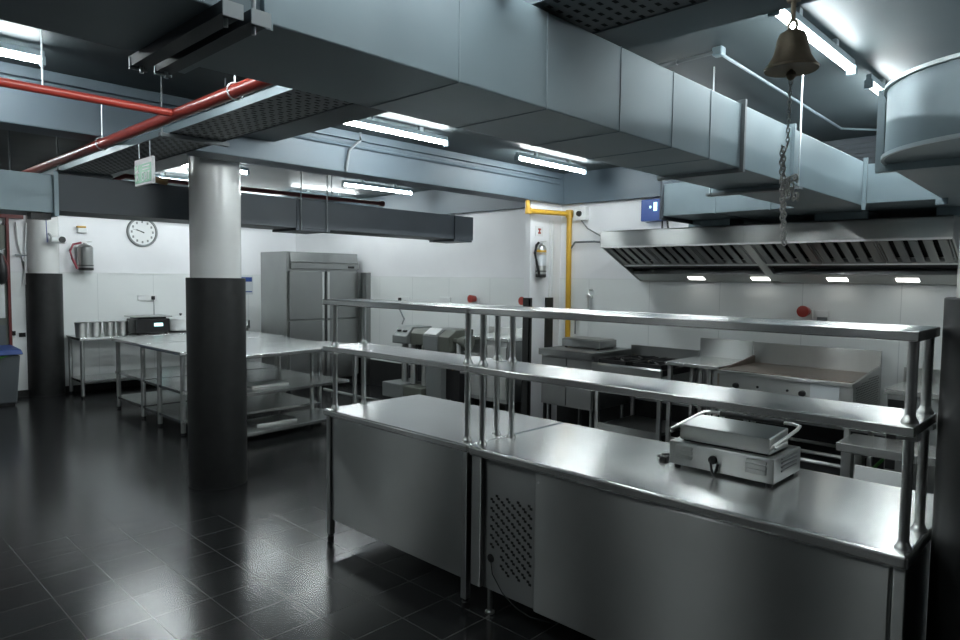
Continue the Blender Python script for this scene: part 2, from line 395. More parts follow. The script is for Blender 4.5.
MB().lathe([(.034,0),(.034,.06)],5.2,6.75,2.70,14,'x').build('end_cap', M['red_dark'], rf)
for x in (3.2,4.5): MB().tube([(x,6.75,2.72),(x,6.75,ZC)],.005,6).build('pipe_hanger', M['tray'], rf)
vv = thing('brown_pipe_bend', 'bent brown pipe stub left of the white column top', 'pipe', (2.25,5.2,2.6))
MB().tube([(2.085,5.70,ZC),(2.085,5.72,2.66),(2.085,5.74,2.60),(2.12,5.79,2.568),(2.28,5.88,2.562)], .028, 12).build('pipe_run', M['copper'], vv, smooth=True)
MB().lathe([(.036,0),(.036,.04)],2.085,5.72,2.63,12).build('collar', M['yellow'], vv)

# ledges and conduits along the blue beam
for (z, r) in ((3.02,.016),(2.95,.014)):
    pass
cb = thing('beam_conduit', 'thin pipes running along the top of the blue beam with one bent drop', 'conduit', (3.5,5.03,2.9))
MB().box(X0+.3,6.6,5.0,5.05,3.0,3.03).build('ledge', M['beam'], cb)
MB().tube([(X0+.3,5.03,2.945),(6.6,5.03,2.945)],.014,8).build('conduit_run', M['beam'], cb, smooth=True)
MB().tube([(3.63,4.99,3.07),(3.63,4.99,3.0),(3.53,5.02,2.90),(3.51,5.035,2.72)],.013,8).build('conduit_drop', M['tray'], cb, smooth=True)
cc = thing('ceiling_conduit', 'thin pale conduit with a junction box on the ceiling left of the bell', 'conduit', (3.7,1.7,3.05))
MB().tube([(3.66,1.95,3.05),(3.64,1.72,3.05)],.012,8).tube([(3.66,1.95,3.05),(3.68,2.6,3.05)],.018,8).build('conduit_run', M['tray'], cc, smooth=True)
MB().tube([(3.68,1.70,3.05),(6.1,1.76,3.05),(6.4,1.50,3.05),(6.5,1.0,3.05)],.009,8).build('conduit_run', M['galv'], cc, smooth=True)
MB().box(3.63,3.69,1.67,1.73,3.03,3.08).build('junction_box', M['galv'], cc, bevel=.01)
lv = thing('beam_shade_panel', 'dark slatted panel standing in for shade high on the right wall above the hood duct', 'louvre', (6.7,1.6,2.9))  # dark panel stands in for shade on the top of the wall beam
s = MB().box(6.69,6.72,.2,3.1,2.74,3.07).build('frame', M['duct_dark'], lv)
s = MB()
for k in range(7): s.box(6.675,6.69,.25,3.05,2.76+k*.043,2.775+k*.043)
s.build('slat', M['duct_dark'], lv)

# ------------------------------------------------------------------ extraction hood
ho = thing('extraction_hood', 'long stainless steel extraction hood with two filter bays on the right wall', 'hood', (6.36,2.45,1.81))
HY0, HYM, HY1 = .93, 2.47, 3.975
XF = 5.93
# canopy shell: front panel, roof, rear strip, ends
MB().box(XF,XF+.015,HY0,HY1,2.128,2.288).box(XF,6.785,HY0,HY1,2.273,2.288).box(6.77,6.785,HY0,HY1,1.775,2.273).build('canopy', M['steel'], ho, bevel=.003)
for (a,b) in ((HY0,HY0+.015),(HY1-.015,HY1)):
    MB().prism([(XF+.015,2.128),(6.74,1.775),(6.77,1.775),(6.77,2.273),(XF+.015,2.273)],'y',a,b).build('end_panel', M['steel'], ho)
MB().box(XF-.004,XF+.03,HY0,HY1,2.112,2.128).build('front_lip', M['chrome'], ho)
MB().box(XF-.003,XF,HYM-.01,HYM+.01,2.13,2.285).build('joint_strip', M['steel'], ho)
def slope(t): return (XF+.03+t*(6.72-XF-.03), 2.12+t*(1.79-2.12))     # along the open underside
for n, (ya,yb) in enumerate(((HY0+.02,HYM-.04),(HYM+.04,HY1-.02))):
    # bottom rail with lamps
    p0, p1 = slope(.80), slope(1.0)
    MB().prism([p0,p1,(6.77,1.775),(6.77,1.80),(p0[0]+.01,p0[1]+.03)],'y',ya,yb).build('bottom_rail', M['steel'], ho)
    q0, q1 = slope(.56), slope(.80)
    MB().prism([(q0[0],q0[1]+.05),(q1[0],q1[1]+.05),(q1[0],q1[1]+.06),(q0[0],q0[1]+.06)],'y',ya,yb).build('grease_trough', M['iron'], ho)
    r0, r1 = slope(.525), slope(.56)
    MB().prism([r0,r1,(r1[0],r1[1]+.05),(r0[0],r0[1]+.05)],'y',ya,yb).build('filter_rail', M['chrome'], ho)
    MB().prism([(slope(0)[0],slope(0)[1]+.05),(r0[0],r0[1]+.05),(r0[0],r0[1]+.06),(slope(0)[0],slope(0)[1]+.06)],'y',ya,yb).build('filter_back', M['dark'], ho)
    # baffle filters
    nf = 3; wf = (yb-ya)/nf
    for k in range(nf):
        fa, fb = ya+k*wf+.004, ya+(k+1)*wf-.004
        s = MB(); a0, a1 = slope(.03), slope(.52)
        nb = 5; w = (fb-fa)/nb
        for j in range(nb):
            ba, bb = fa+j*w+w*.19, fa+(j+1)*w-w*.19
            s.prism([a0,a1,(a1[0],a1[1]+.012),(a0[0],a0[1]+.012)],'y',ba,bb)
        for (fa_,fb_) in ((fa,fa+.012),(fb-.012,fb)): s.prism([a0,a1,(a1[0],a1[1]+.03),(a0[0],a0[1]+.03)],'y',fa_,fb_)
        c0 = slope(.49); s.prism([c0,a1,(a1[0],a1[1]+.03),(c0[0],c0[1]+.03)],'y',fa,fb)
        s.build('baffle_filter', M['steel_dull'], ho)
    for y in ((1.35,1.90) if n == 0 else (2.594,3.26)):
        l0, l1 = slope(.885), slope(.965)
        MB().prism([(l0[0],l0[1]-.004),(l1[0],l1[1]-.004),(l1[0],l1[1]+.004),(l0[0],l0[1]+.004)],'y',y-.085,y+.085).build('hood_lamp', M['hoodlamp'], ho)
p0, p1 = slope(0), slope(1)
MB().prism([p0,p1,(p1[0],p1[1]+.03),(p0[0],p0[1]+.03)],'y',HYM-.04,HYM+.04).build('middle_rib', M['steel'], ho)

# ------------------------------------------------------------------ the pass: two counters with overshelves
def foot(mb, x, y, h=.09): mb.lathe([(.02,0),(.026,.004),(.026,.014),(.014,.018),(.014,h)], x, y, 0, 14); return mb
WZ = .90
c1 = thing('pass_counter', 'plain stainless pass counter left of the vented one, nearest the white column', 'counter', (2.92,3.15,0))
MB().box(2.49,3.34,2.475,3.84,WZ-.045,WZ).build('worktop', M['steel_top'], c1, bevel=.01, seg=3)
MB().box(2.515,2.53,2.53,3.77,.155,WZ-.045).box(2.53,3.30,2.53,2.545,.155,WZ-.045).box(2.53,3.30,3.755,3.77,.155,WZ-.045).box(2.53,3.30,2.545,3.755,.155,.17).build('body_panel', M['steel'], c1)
for (x,y) in ((2.5,2.485),(2.5,3.775),(3.29,2.485),(3.29,3.775)):
    l = MB().box(x,x+.04,y,y+.04,.05,WZ-.045).build('leg', M['steel_dull'], c1, bevel=.004)
    MB().lathe([(.022,0),(.022,.03),(.015,.035),(.015,.05)],x+.02,y+.02,0,12).build('foot', M['black'], l)
c2 = thing('pass_counter', 'long stainless undercounter unit with a perforated vent panel at its left end', 'counter', (2.92,1.45,0))
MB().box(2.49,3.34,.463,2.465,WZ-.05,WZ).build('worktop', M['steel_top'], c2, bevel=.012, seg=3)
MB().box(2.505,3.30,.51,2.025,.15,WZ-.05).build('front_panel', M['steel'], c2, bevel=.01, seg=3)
MB().box(2.53,3.29,2.025,2.385,.15,WZ-.05).build('vent_panel', M['steel_dull'], c2)
MB().box(2.505,3.30,2.385,2.455,.15,WZ-.05).build('side_stile', M['steel'], c2, bevel=.005)
MB().box(2.505,3.30,.468,.508,.15,WZ-.05).build('side_stile', M['steel'], c2, bevel=.005)
s = MB()
for r in range(17):
    for q in range(8):
        y = 2.075+q*.036; z = .27+r*.024-(y-2.06)*.0
        if (q+r) % 2: continue
        if r < 5 and q > 5: continue
        for d in (-.006,.006):
            s.box(2.5275,2.5301,y-.013+d,y+.003+d,z-.006+d,z+.006+d, None)
s.build('perforation', M['dark'], c2)  # holes of the vent panel, as small dark plates
MB().lathe([(.022,0),(.022,.004)],2.526,2.33,.32,16,'x').build('cable_hole', M['dark'], c2)
MB().tube([(2.527,2.33,.32),(2.51,2.30,.25),(2.50,2.22,.18),(2.505,2.13,.13),(2.53,2.06,.10),(2.6,1.95,.08),(2.8,1.9,.15)],.003,6).build('power_cord', M['black'], c2, smooth=True)
for (x,y) in ((2.56,2.36),(2.56,.56),(3.22,2.36),(3.22,.56)):
    foot(MB(),x,y,.15).build('foot', M['chrome'], c2, smooth=True)
MB().lathe([(.006,0),(.006,.003)],2.502,2.0,.80,8,'x').build('screw', M['chrome'], c2)
# wire/junk strip on floor under the gap is left out

def overshelf(label, y0, y1, ya, yb):
    t = thing('overshelf', label, 'shelf', (2.7,(y0+y1)/2,WZ), 'overshelves of the pass')
    MB().box(2.485,2.835,y0,y1,1.290,1.324).build('middle_shelf', M['steel_top'], t, bevel=.004)
    MB().box(2.485,2.815,y0,y1,1.597,1.632).build('top_shelf', M['steel_top'], t, bevel=.004)
    for x in (2.56,2.795):
        for y in (ya,yb):
            p = MB().tube([(x,y,WZ),(x,y,1.290)],.0165,16).tube([(x,y,1.324),(x,y,1.597)],.0165,16).build('post', M['chrome'], t, smooth=True)
            for z in (WZ,1.324): MB().lathe([(.027,0),(.027,.005),(.021,.014),(.018,.022),(.017,.026)],x,y,z,16).build('collar', M['chrome'], p, smooth=True)
            MB().box(x-.03,x+.03,y-.03,y+.03,1.270,1.2895).build('socket', M['chrome'], p)
overshelf('two-tier tubular overshelf on the plain left pass counter', 2.485, 3.84, 2.545, 3.80)
overshelf('long two-tier tubular overshelf on the vented pass counter', .463, 2.465, .492, 2.432)

# contact grill on the counter, seen from behind
g = thing('contact_grill', 'stainless contact grill with louvred back on the vented pass counter', 'grill', (3.07,1.29,WZ))
MB().box(2.91,3.235,1.045,1.533,.915,1.026).build('base', M['steel'], g, bevel=.005)
MB().hexa([(2.935,1.075,1.034),(3.16,1.075,1.034),(3.16,1.495,1.034),(2.935,1.495,1.034),(2.935,1.075,1.105),(3.15,1.075,1.122),(3.15,1.495,1.122),(2.935,1.495,1.105)]).build('lid', M['steel'], g, bevel=.005)
MB().box(2.95,3.19,1.09,1.48,1.026,1.034).build('griddle_plate', M['iron'], g)
for (ya,yb) in ((1.415,1.495),(1.075,1.165)):
    for k in range(3): MB().prism([(2.9085,.955+k*.022),(2.897,.952+k*.022),(2.9085,.966+k*.022)],'y',ya,yb).build('louvre', M['steel'], g)
for k in range(4): MB().prism([(2.99,.955+k*.018),(3.17,.955+k*.018),(3.17,.963+k*.018),(2.99,.963+k*.018)],'y',1.038,1.0445).build('louvre', M['steel_dull'], g)
hA = [(2.90,1.515,1.068),(2.90,1.522,1.082),(2.95,1.523,1.088),(3.18,1.523,1.112),(3.235,1.516,1.118),(3.255,1.48,1.12),(3.255,1.44,1.12)]
hB = [(x,2*1.285-y,z) for x,y,z in hA]
for h_ in (hA,hB): MB().tube(h_,.008,10).build('handle_arm', M['chrome'], g, smooth=True)
MB().tube([(3.255,1.44,1.12),(3.255,1.13,1.12)],.014,12).build('handle_grip', M['black'], g, smooth=True)
for y in (1.068,1.09): MB().tube([(2.96,y-.008,1.06),(3.02,y-.02,1.075),(3.08,y-.012,1.068)],.005,8).build('hinge_spring', M['chrome'], g)
MB().lathe([(.020,0),(.018,-.014),(.012,-.016)],2.909,1.315,.972,16,'x').build('cable_gland', M['black'], g)
MB().tube([(2.892,1.315,.972),(2.878,1.312,.965),(2.875,1.306,.935),(2.88,1.298,.912),(2.892,1.29,.93),(2.897,1.286,.96)],.006,8).build('power_cord', M['black'], g, smooth=True)
for (x,y) in ((2.94,1.075),(2.94,1.503),(3.2,1.075),(3.2,1.503)): MB().lathe([(.016,0),(.014,.015)],x,y,WZ,12).build('foot', M['black'], g)
pl = thing('power_plug', 'black mains plug with a looped cord beside the contact grill', 'plug', (2.96,1.575,WZ))
MB().box(2.935,2.98,1.565,1.60,WZ,WZ+.03).build('plug_body', M['black'], pl, bevel=.006)
MB().tube([(2.94,1.575,WZ+.035),(2.935,1.585,WZ+.037),(2.93,1.592,WZ+.04)],.003,6).build('pin', M['chrome'], pl)
MB().tube([(2.975,1.59,WZ+.02),(3.0,1.64,WZ+.01),(3.06,1.65,WZ+.006),(3.12,1.61,WZ+.006),(3.14,1.56,WZ+.006),(3.13,1.54,WZ+.008)],.0045,8).build('cord', M['black'], pl, smooth=True)

# ------------------------------------------------------------------ bell
b = thing('hanging_bell', 'bronze bell with a long pull chain hanging over the pass', 'bell', (2.5,.895,2.53))
BX, BYY, BZZ = 2.5, .893, 2.528
MB().lathe([(.084,.002),(.089,0),(.090,.008),(.079,.021),(.063,.047),(.054,.08),(.050,.106),(.042,.125),(.025,.135),(.0,.138)],BX,BYY,BZZ,36).build('bell_body', M['brass'], b, smooth=True)
MB().lathe([(.006,.1),(.006,.0),(.014,-.006),(.017,-.018),(.012,-.03),(.004,-.036)],BX,BYY,BZZ-.0,14).build('clapper', M['brass'], b, smooth=True)
MB().tube([(BX,BYY+.014*math.cos(a),BZZ+.152+.02*math.sin(a)) for a in [2*PI*k/12 for k in range(12)]],.006,8,True).tube([(BX,BYY,BZZ+.17),(BX,BYY,BZZ+.235)],.009,8).box(BX-.012,BX+.012,BYY-.02,BYY+.02,BZZ+.235,BZZ+.25).tube([(BX,BYY,BZZ+.25),(BX,BYY,2.87)],.006,8).build('hanger', M['brass'], b, smooth=True)
MB().tube([(BX,BYY,2.86),(BX,BYY,ZC)],.006,8).build('hanger_rod', M['tray'], b)
s = MB(); z = BZZ-.034; i = 0
def link(mb, c, axis, a=.010, bb=.0055, r=.0022):
    mb.tube([(c[0]+(bb*math.cos(t) if axis else 0), c[1]+(0 if axis else bb*math.cos(t)), c[2]+a*math.sin(t)) for t in [2*PI*k/10 for k in range(10)]], r, 6, True)
while z > 1.925:
    xo = .008*math.sin((2.5-z)*7); yo = -(z-2.5)*.0
    if z > 2.27: link(s,(BX,BYY+xo*.3,z-.01),i%2)
    else:
        link(s,(BX,BYY+.006+xo,z-.01),i%2,.011,.007,.003); link(s,(BX+.004,BYY+.014+xo,z-.004),(i+1)%2,.011,.007,.003)
    z -= .0165; i += 1
for k in range(16):
    a = k*.9; link(s,(BX+.010*math.cos(a),BYY-.004+.022*math.sin(a*1.3)-.012,2.115+.035*math.cos(a*.7)),k%2,.011,.008,.003)
s.build('pull_chain', M['chain'], b, smooth=True)

# ------------------------------------------------------------------ work tables on the left
def table(label, x0, x1, y0, y1, z, shelves, legs, t_=.04, rz=0, inset=.05, shx=0, panel=False):
    t = thing('work_table', label, 'table', (x0,y0,0), None, True, rz)
    L, W = x1-x0, y1-y0
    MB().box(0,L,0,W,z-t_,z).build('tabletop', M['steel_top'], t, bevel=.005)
    for (a,b_) in legs:
        lg = MB().tube([(a,b_,.03),(a,b_,z-t_)],.027,14).build('leg', M['steel'], t, smooth=True)
        MB().lathe([(.018,0),(.024,.004),(.022,.03)],a,b_,0,12).build('foot', M['black'], lg)
    for q in shelves: MB().box(.03,L-shx,.03,W-.03,q-.035,q).build('shelf', M['steel_top'], t, bevel=.004)
    return t
table('steel work table farthest left in the table group, near the back wall', 3.02, 4.95, 8.62, 9.68, .94, (.17,.50), [(.05,.09),(.05,.97),(1.86,.09),(1.86,.97)], shx=.05)
table('steel work table second of the group, left of the white column', 3.0, 4.85, 7.42, 8.60, .94, (.17,.50), [(.05,.06),(.05,.72),(1.8,.06),(1.8,1.08)], shx=.05)
table('steel work table with two undershelves between the white column and the pass', 3.06, 4.95, 6.55, 7.25, .955, (.12,.545), [(.06,.06),(.06,.64),(1.80,.06),(1.60,.64)], rz=math.radians(5.2), shx=.2)
bt = table('steel work table against the back wall with pots on it', 2.92, 4.85, 10.68, 11.36, .87, (.25,), [(.04,.05),(.04,.62),(1.84,.05),(1.84,.62)], shx=.03)
# sink/bench piece behind: low rail with splash at right of the white column
for k,(x,lb) in enumerate(((3.04,'steel bain-marie pot at the left end of the back table'),(3.23,'steel bain-marie pot second from the left on the back table'),(3.42,'steel bain-marie pot third from the left on the back table'),(3.605,'steel bain-marie pot beside the black induction cooker'))):
    t = thing('steel_pot', lb, 'pot', (x,11.05,.87), 'steel pots on the back table')
    MB().lathe([(.072,0),(.082,.19),(.09,.197),(.09,.202),(.079,.202),(.07,.01)],x,11.05,.87,24).build('pot_body', M['steel'], t, smooth=True)
ic = thing('induction_cooker', 'black table cooker with a lit display and flat grey lid on the back table', 'cooker', (4.05,11.05,.87))
MB().box(3.73,4.24,10.85,11.25,.885,1.10).build('body', M['black'], ic, bevel=.012)
MB().box(3.70,4.27,10.83,11.27,1.125,1.142).build('lid', M['steel_dull'], ic, bevel=.006)
MB().box(3.77,4.20,10.9,11.2,1.10,1.125).build('rim', M['iron'], ic)
MB().box(4.0,4.13,10.846,10.85,.985,1.035).build('display', M['display'], ic)
for x in (3.78,4.19): MB().lathe([(.02,0),(.02,.015)],x,10.9,.87,10).build('foot', M['black'], ic)
wp = thing('lidded_pot', 'white lidded rice pot beside the black cooker on the back table', 'pot', (4.50,11.08,.87))
MB().lathe([(.19,.02),(.2,.03),(.2,.2),(.19,.205)],4.50,11.08,.87,32).build('pot_body', M['white'], wp, smooth=True)
MB().lathe([(.20,.207),(.20,.215),(.15,.24),(.03,.255),(.0,.256)],4.50,11.08,.87,32).build('lid', M['white'], wp, smooth=True)
MB().lathe([(.012,.25),(.012,.27),(.022,.275),(.022,.29),(.0,.295)],4.50,11.08,.87,16).build('knob', M['black'], wp)
MB().lathe([(.21,0),(.21,.02)],4.50,11.08,.87,28).build('base_ring', M['black'], wp)
# crate and trays on undershelves
cr = tag(MB().box(3.35,3.75,7.6,7.95,.502,.60).build('plastic_crate', M['crate'], bevel=.01), 'pale plastic crate on the undershelf left of the white column', 'crate')
cr = tag(MB().box(3.6,4.1,6.85,7.15,.121,.145).build('baking_tray', M['steel'], bevel=.006), 'flat steel tray on the lowest shelf right of the white column', 'tray')
cr = tag(MB().box(3.55,4.0,6.86,7.15,.546,.572).build('baking_tray', M['steel'], bevel=.006), 'flat steel tray on the middle shelf right of the white column', 'tray')
# low steel cabinet behind the column with splash
lb_ = thing('side_bench', 'low steel bench with upstand between the white column and the fridge', 'bench', (5.0,10.5,0))
MB().box(4.95,5.3,10.3,11.3,.93,.97).box(5.26,5.3,10.3,11.3,.97,1.06).build('benchtop', M['steel_top'], lb_)
MB().box(4.97,5.28,10.32,11.28,.1,.93).build('carcass', M['steel_dull'], lb_)
for (x,y) in ((5,10.36),(5.25,10.36),(5,11.24),(5.25,11.24)): MB().lathe([(.02,0),(.02,.1)],x,y,0,10).build('foot', M['black'], lb_)

# ------------------------------------------------------------------ fridge
fr = thing('upright_fridge', 'tall four-door stainless fridge in the back corner', 'fridge', (6.0,9.6,0))
FX0, FX1, FY0, FY1 = 5.36, 6.68, 9.23, 10.05
MB().box(FX0,FX1,FY0+.03,FY1,.13,2.165).build('cabinet', M['steel_fridge'], fr, bevel=.006)
MB().prism([(FY0+.03,1.90),(FY0-.01,1.905),(FY0-.015,1.99),(FY0+.01,2.0),(FY0+.0,2.01),(FY0+.03,2.15)],'x',FX0+.06,FX1-.005).build('top_panel', M['steel_fridge'], fr, bevel=.004)
for (za,zb) in ((1.115,1.87),(.17,1.095)):
    for (xa,xb,hx) in ((FX0+.03,FX0+.65,FX0+.62),(FX0+.69,FX1-.01,FX0+.72)):
        d = MB().box(xa,xb,FY0-.02,FY0+.028,za,zb).build('door', M['steel_fridge'], fr, bevel=.008)
        MB().box(hx-.018,hx+.018,FY0-.028,FY0-.02,za+.01,zb-.01).build('handle', M['chrome'], d)
MB().box(FX1-.22,FX1-.1,FY0-.021,FY0-.0105,1.925,1.96).build('badge', M['black'], fr, bevel=.005)
for (x,y) in ((FX0+.08,FY0+.12),(FX1-.08,FY0+.12),(FX0+.08,FY1-.08),(FX1-.08,FY1-.08)):
    MB().lathe([(.055,-.015),(.055,.015)],x,y,.055,16,'x').box(x-.03,x+.03,y-.03,y+.03,.08,.13).build('caster', M['black'], fr)
tag(MB().box(6.70,6.787,9.04,9.2,0,1.86).build('grey_wall_panel', M['steel_dull']), 'grey upright panel on the wall right of the fridge', 'trunking')  # plain grey upright panel beside the fridge

# ------------------------------------------------------------------ machines by the right wall
m1 = thing('food_mixer', 'grey floor-standing dough machine with two knobs, left of the mincer', 'machine', (6.4,7.4,0))
MB().prism([(6.12,.84),(6.12,.95),(6.25,1.08),(6.62,1.08),(6.62,.84)],'y',7.33,7.64).build('head', M['machine'], m1, bevel=.012)
MB().prism([(6.2,.84),(6.2,1.0),(6.26,1.06),(6.6,1.06),(6.6,.84)],'y',7.02,7.329).build('motor_housing', M['machine_dark'], m1, bevel=.008)
for y in (7.42,7.55): MB().lathe([(.036,0),(.034,.022),(.02,.026)],6.185,y,1.012,16).build('knob', M['black'], m1)
for y in (7.56,7.36,7.12): MB().tube([(6.3,y,.26),(6.3,y,.84)],.05,14).build('column', M['steel'], m1, smooth=True)
MB().box(6.45,6.6,7.06,7.6,.26,.84).build('back_plate', M['iron'], m1)
MB().box(6.05,6.62,7.36,7.78,.06,.27).build('base', M['machine'], m1, bevel=.012)
MB().box(6.09,6.62,6.96,7.359,.06,.25).build('base', M['machine_dark'], m1, bevel=.012)
for (x,y) in ((6.14,7.7),(6.14,7.02),(6.56,7.7),(6.56,7.02)): MB().lathe([(.03,0),(.025,.06)],x,y,0,10).build('foot', M['black'], m1)
m2 = thing('meat_mincer', 'grey mincer with a bright sloping top plate and a side funnel', 'machine', (6.35,6.6,0))
MB().prism([(6.1,.80),(6.1,1.0),(6.24,1.085),(6.6,1.085),(6.6,.80)],'y',6.66,6.95).build('head', M['machine'], m2, bevel=.008)
MB().hexa([(6.105,6.68,1.012),(6.235,6.68,1.092),(6.235,6.93,1.092),(6.105,6.93,1.012),(6.10,6.68,1.018),(6.23,6.68,1.098),(6.23,6.93,1.098),(6.10,6.93,1.018)]).build('top_plate', M['white'], m2)
MB().prism([(6.12,.80),(6.12,1.0),(6.26,1.085),(6.58,1.085),(6.58,.80)],'y',6.44,6.659).build('gear_housing', M['machine_dark'], m2, bevel=.008)
MB().lathe([(.035,.0),(.035,-.08),(.05,-.10),(.10,-.28),(.105,-.28)],6.22,6.44,.95,20,'y').build('funnel', M['machine_dark'], m2, smooth=True)
MB().tube([(6.22,6.36,.76),(6.22,6.36,.92)],.03,12).build('outlet', M['white'], m2)
MB().box(6.14,6.58,6.62,6.92,.14,.80).build('cabinet', M['machine'], m2, bevel=.01)
MB().box(6.14,6.58,6.34,6.619,.70,.76).build('side_tray', M['steel_dull'], m2)
MB().box(6.24,6.58,6.36,6.619,.15,.70).build('carcass', M['iron'], m2)
MB().lathe([(.03,0),(.03,-.012)],6.24,6.48,.58,14,'x').build('knob', M['yellow'], m2)
for (x,y) in ((6.2,6.87),(6.28,6.40),(6.54,6.87),(6.54,6.40)): MB().lathe([(.025,0),(.025,.15)],x,y,0,10).build('foot', M['black'], m2)

sk = thing('wall_sink', 'stainless sink unit with splashback left of the wall pier', 'sink', (6.55,5.9,0))
MB().box(6.3,6.785,5.56,6.3,.99,1.03).build('worktop', M['steel_top'], sk, bevel=.004)
MB().box(6.74,6.785,5.56,6.3,1.03,1.13).build('splashback', M['steel'], sk)
MB().box(6.32,6.78,5.58,6.28,.2,.99).build('cabinet', M['steel_dull'], sk)
MB().box(6.31,6.32,5.6,5.92,.25,.92).build('door', M['steel'], sk); MB().box(6.31,6.32,5.94,6.26,.25,.92).build('door', M['steel'], sk)
for (x,y) in ((6.36,5.62),(6.74,5.62),(6.36,6.24),(6.74,6.24)): MB().lathe([(.02,0),(.02,.2)],x,y,0,10).build('foot', M['black'], sk)

# ------------------------------------------------------------------ cook line under the hood
cab = thing('base_cabinet', 'two-door stainless base cabinet right of the wall pier', 'cabinet', (6.37,4.43,0))
MB().box(5.98,6.77,4.07,4.80,.965,1.0).build('worktop', M['steel_dull'], cab, bevel=.004)
MB().box(5.97,5.98,4.07,4.80,.93,1.0).build('front_lip', M['steel_dull'], cab)
MB().box(6.02,6.77,4.08,4.79,.37,.965).build('carcass', M['steel_dull'], cab)
for (a,b_) in ((4.095,4.425),(4.435,4.775)): MB().box(6.0,6.019,a,b_,.39,.91).build('door', M['steel_fridge'], cab, bevel=.004)
for (x,y) in ((6.08,4.14),(6.08,4.73),(6.7,4.14),(6.7,4.73)): MB().tube([(x,y,.02),(x,y,.37)],.02,10).lathe([(.024,0),(.024,.02)],x,y,0,10).build('leg', M['steel_dull'], cab)
gb = thing('countertop_box', 'low stainless countertop appliance on the base cabinet', 'appliance', (6.45,4.45,1.0))
MB().box(6.3,6.65,4.2,4.72,1.012,1.10).build('body', M['steel_dull'], gb, bevel=.006)
MB().box(6.32,6.63,4.22,4.70,1.10,1.112).build('top_plate', M['steel'], gb)
for (x,y) in ((6.33,4.24),(6.33,4.68),(6.62,4.24),(6.62,4.68)): MB().lathe([(.015,0),(.015,.012)],x,y,1.0,10).build('foot', M['black'], gb)

rg = thing('gas_range', 'black-topped gas range with cast iron burners on an open stand', 'stove', (6.37,3.64,0))
RY0, RY1 = 3.24, 4.05
MB().box(5.97,6.72,RY0,RY1,.84,.90).build('hob', M['iron'], rg)
MB().box(6.72,6.76,RY0,RY1,.84,1.05).build('backguard', M['steel_dull'], rg)
MB().prism([(5.94,.76),(5.97,.75),(5.97,.90),(5.955,.915),(5.93,.90)],'y',RY0,RY1).build('front_rail', M['steel'], rg, bevel=.004)
for i in range(2):
    for j in range(2):
        x, y = 6.17+i*.36, 3.45+j*.4
        bu = MB().lathe([(.05,.90),(.05,.915),(.03,.925),(.0,.926)],x,y,0,16).build('burner', M['iron'], rg)
        s = MB().box(x-.15,x+.15,y-.17,y-.155,.90,.945).box(x-.15,x+.15,y+.155,y+.17,.90,.945).box(x-.15,x-.135,y-.17,y+.17,.90,.945).box(x+.135,x+.15,y-.17,y+.17,.90,.945)
        for k in range(4):
            a = k*PI/2+PI/4; s.tube([(x+.04*math.cos(a),y+.04*math.sin(a),.95),(x+.19*math.cos(a),y+.19*math.sin(a),.945)],.008,6)
        s.build('pan_support', M['iron'], rg)
for (x,y) in ((5.98,RY0+.02),(5.98,RY1-.06),(6.7,RY0+.02),(6.7,RY1-.06)): MB().box(x,x+.04,y,y+.04,0,.84).build('leg', M['steel'], rg, bevel=.003)
MB().box(5.985,6.015,RY0+.06,RY1-.06,.20,.27).build('cross_rail', M['steel'], rg)
MB().box(6.02,6.7,RY0+.06,RY1-.06,.22,.25).build('undershelf', M['steel_dull'], rg)

it = thing('infill_table', 'narrow stainless infill table between the range and the griddle', 'table', (6.37,2.94,0))
MB().box(5.95,6.74,2.66,3.21,.965,1.0).build('worktop', M['steel_top'], it, bevel=.004)
MB().box(6.70,6.74,2.66,3.21,1.0,1.19).build('splashback', M['steel'], it)
for (x,y) in ((5.97,2.68),(5.97,3.15),(6.68,2.68),(6.68,3.15)): MB().box(x,x+.04,y,y+.04,0,.965).build('leg', M['steel'], it, bevel=.003)
for k in range(3): MB().box(6.0,6.03,2.76+k*.09,2.79+k*.09,.3,.964).build('upright_bar', M['steel_dull'], it)
MB().box(5.975,6.0,2.72,3.15,.2,.26).build('cross_rail', M['steel'], it)

gd = thing('flat_griddle', 'wide stainless flat-top griddle with a brown seasoned plate and splash guards', 'griddle', (6.3,2.08,0))
GY0, GY1 = 1.52, 2.635
MB().box(5.86,6.66,GY0+.02,GY1-.02,.70,.965).build('body', M['steel'], gd)
MB().box(5.90,6.66,GY0+.03,GY1-.03,.965,.99).build('cooking_plate', M['griddle'], gd)
MB().box(5.84,5.90,GY0,GY1,.955,.985).build('front_lip', M['steel'], gd, bevel=.004)
MB().box(6.66,6.70,GY0,GY1,.70,1.19).build('rear_guard', M['steel'], gd, bevel=.004)
for (a,b_) in ((GY0,GY0+.02),(GY1-.02,GY1)):
    MB().prism([(5.86,.70),(5.86,.985),(5.98,.99),(6.66,1.06),(6.66,.70)],'y',a,b_).build('side_panel', M['steel'] if a < 2 else M['griddle'], gd)
s = MB()
for r in range(13):
    for q in range(15):
        x = 5.95+q*.045+(.022 if r%2 else 0); z = .74+r*.02
        if z < .99+(x-5.98)*.1-.04: s.box(x-.008,x+.008,GY0-.0015,GY0+.0005,z-.004,z+.004)
s.build('perforation', M['dark'], gd)  # vent holes in the side panel, as small dark plates
for y in (2.46,1.9): MB().lathe([(.028,0),(.026,-.025),(.02,-.028)],5.86,y,.86,16,'x').build('knob', M['black'], gd)
for y in (2.27,2.02): MB().lathe([(.011,0),(.011,-.008)],5.86,y,.87,12,'x').build('indicator', M['black'], gd)
MB().box(5.856,5.86,1.62,1.84,.83,.955).build('label_plate', M['paper'], gd)
for (x,y) in ((5.88,GY0+.02),(5.88,GY1-.06),(6.6,GY0+.02),(6.6,GY1-.06)): MB().box(x,x+.04,y,y+.04,0,.70).build('leg', M['steel'], gd, bevel=.003)
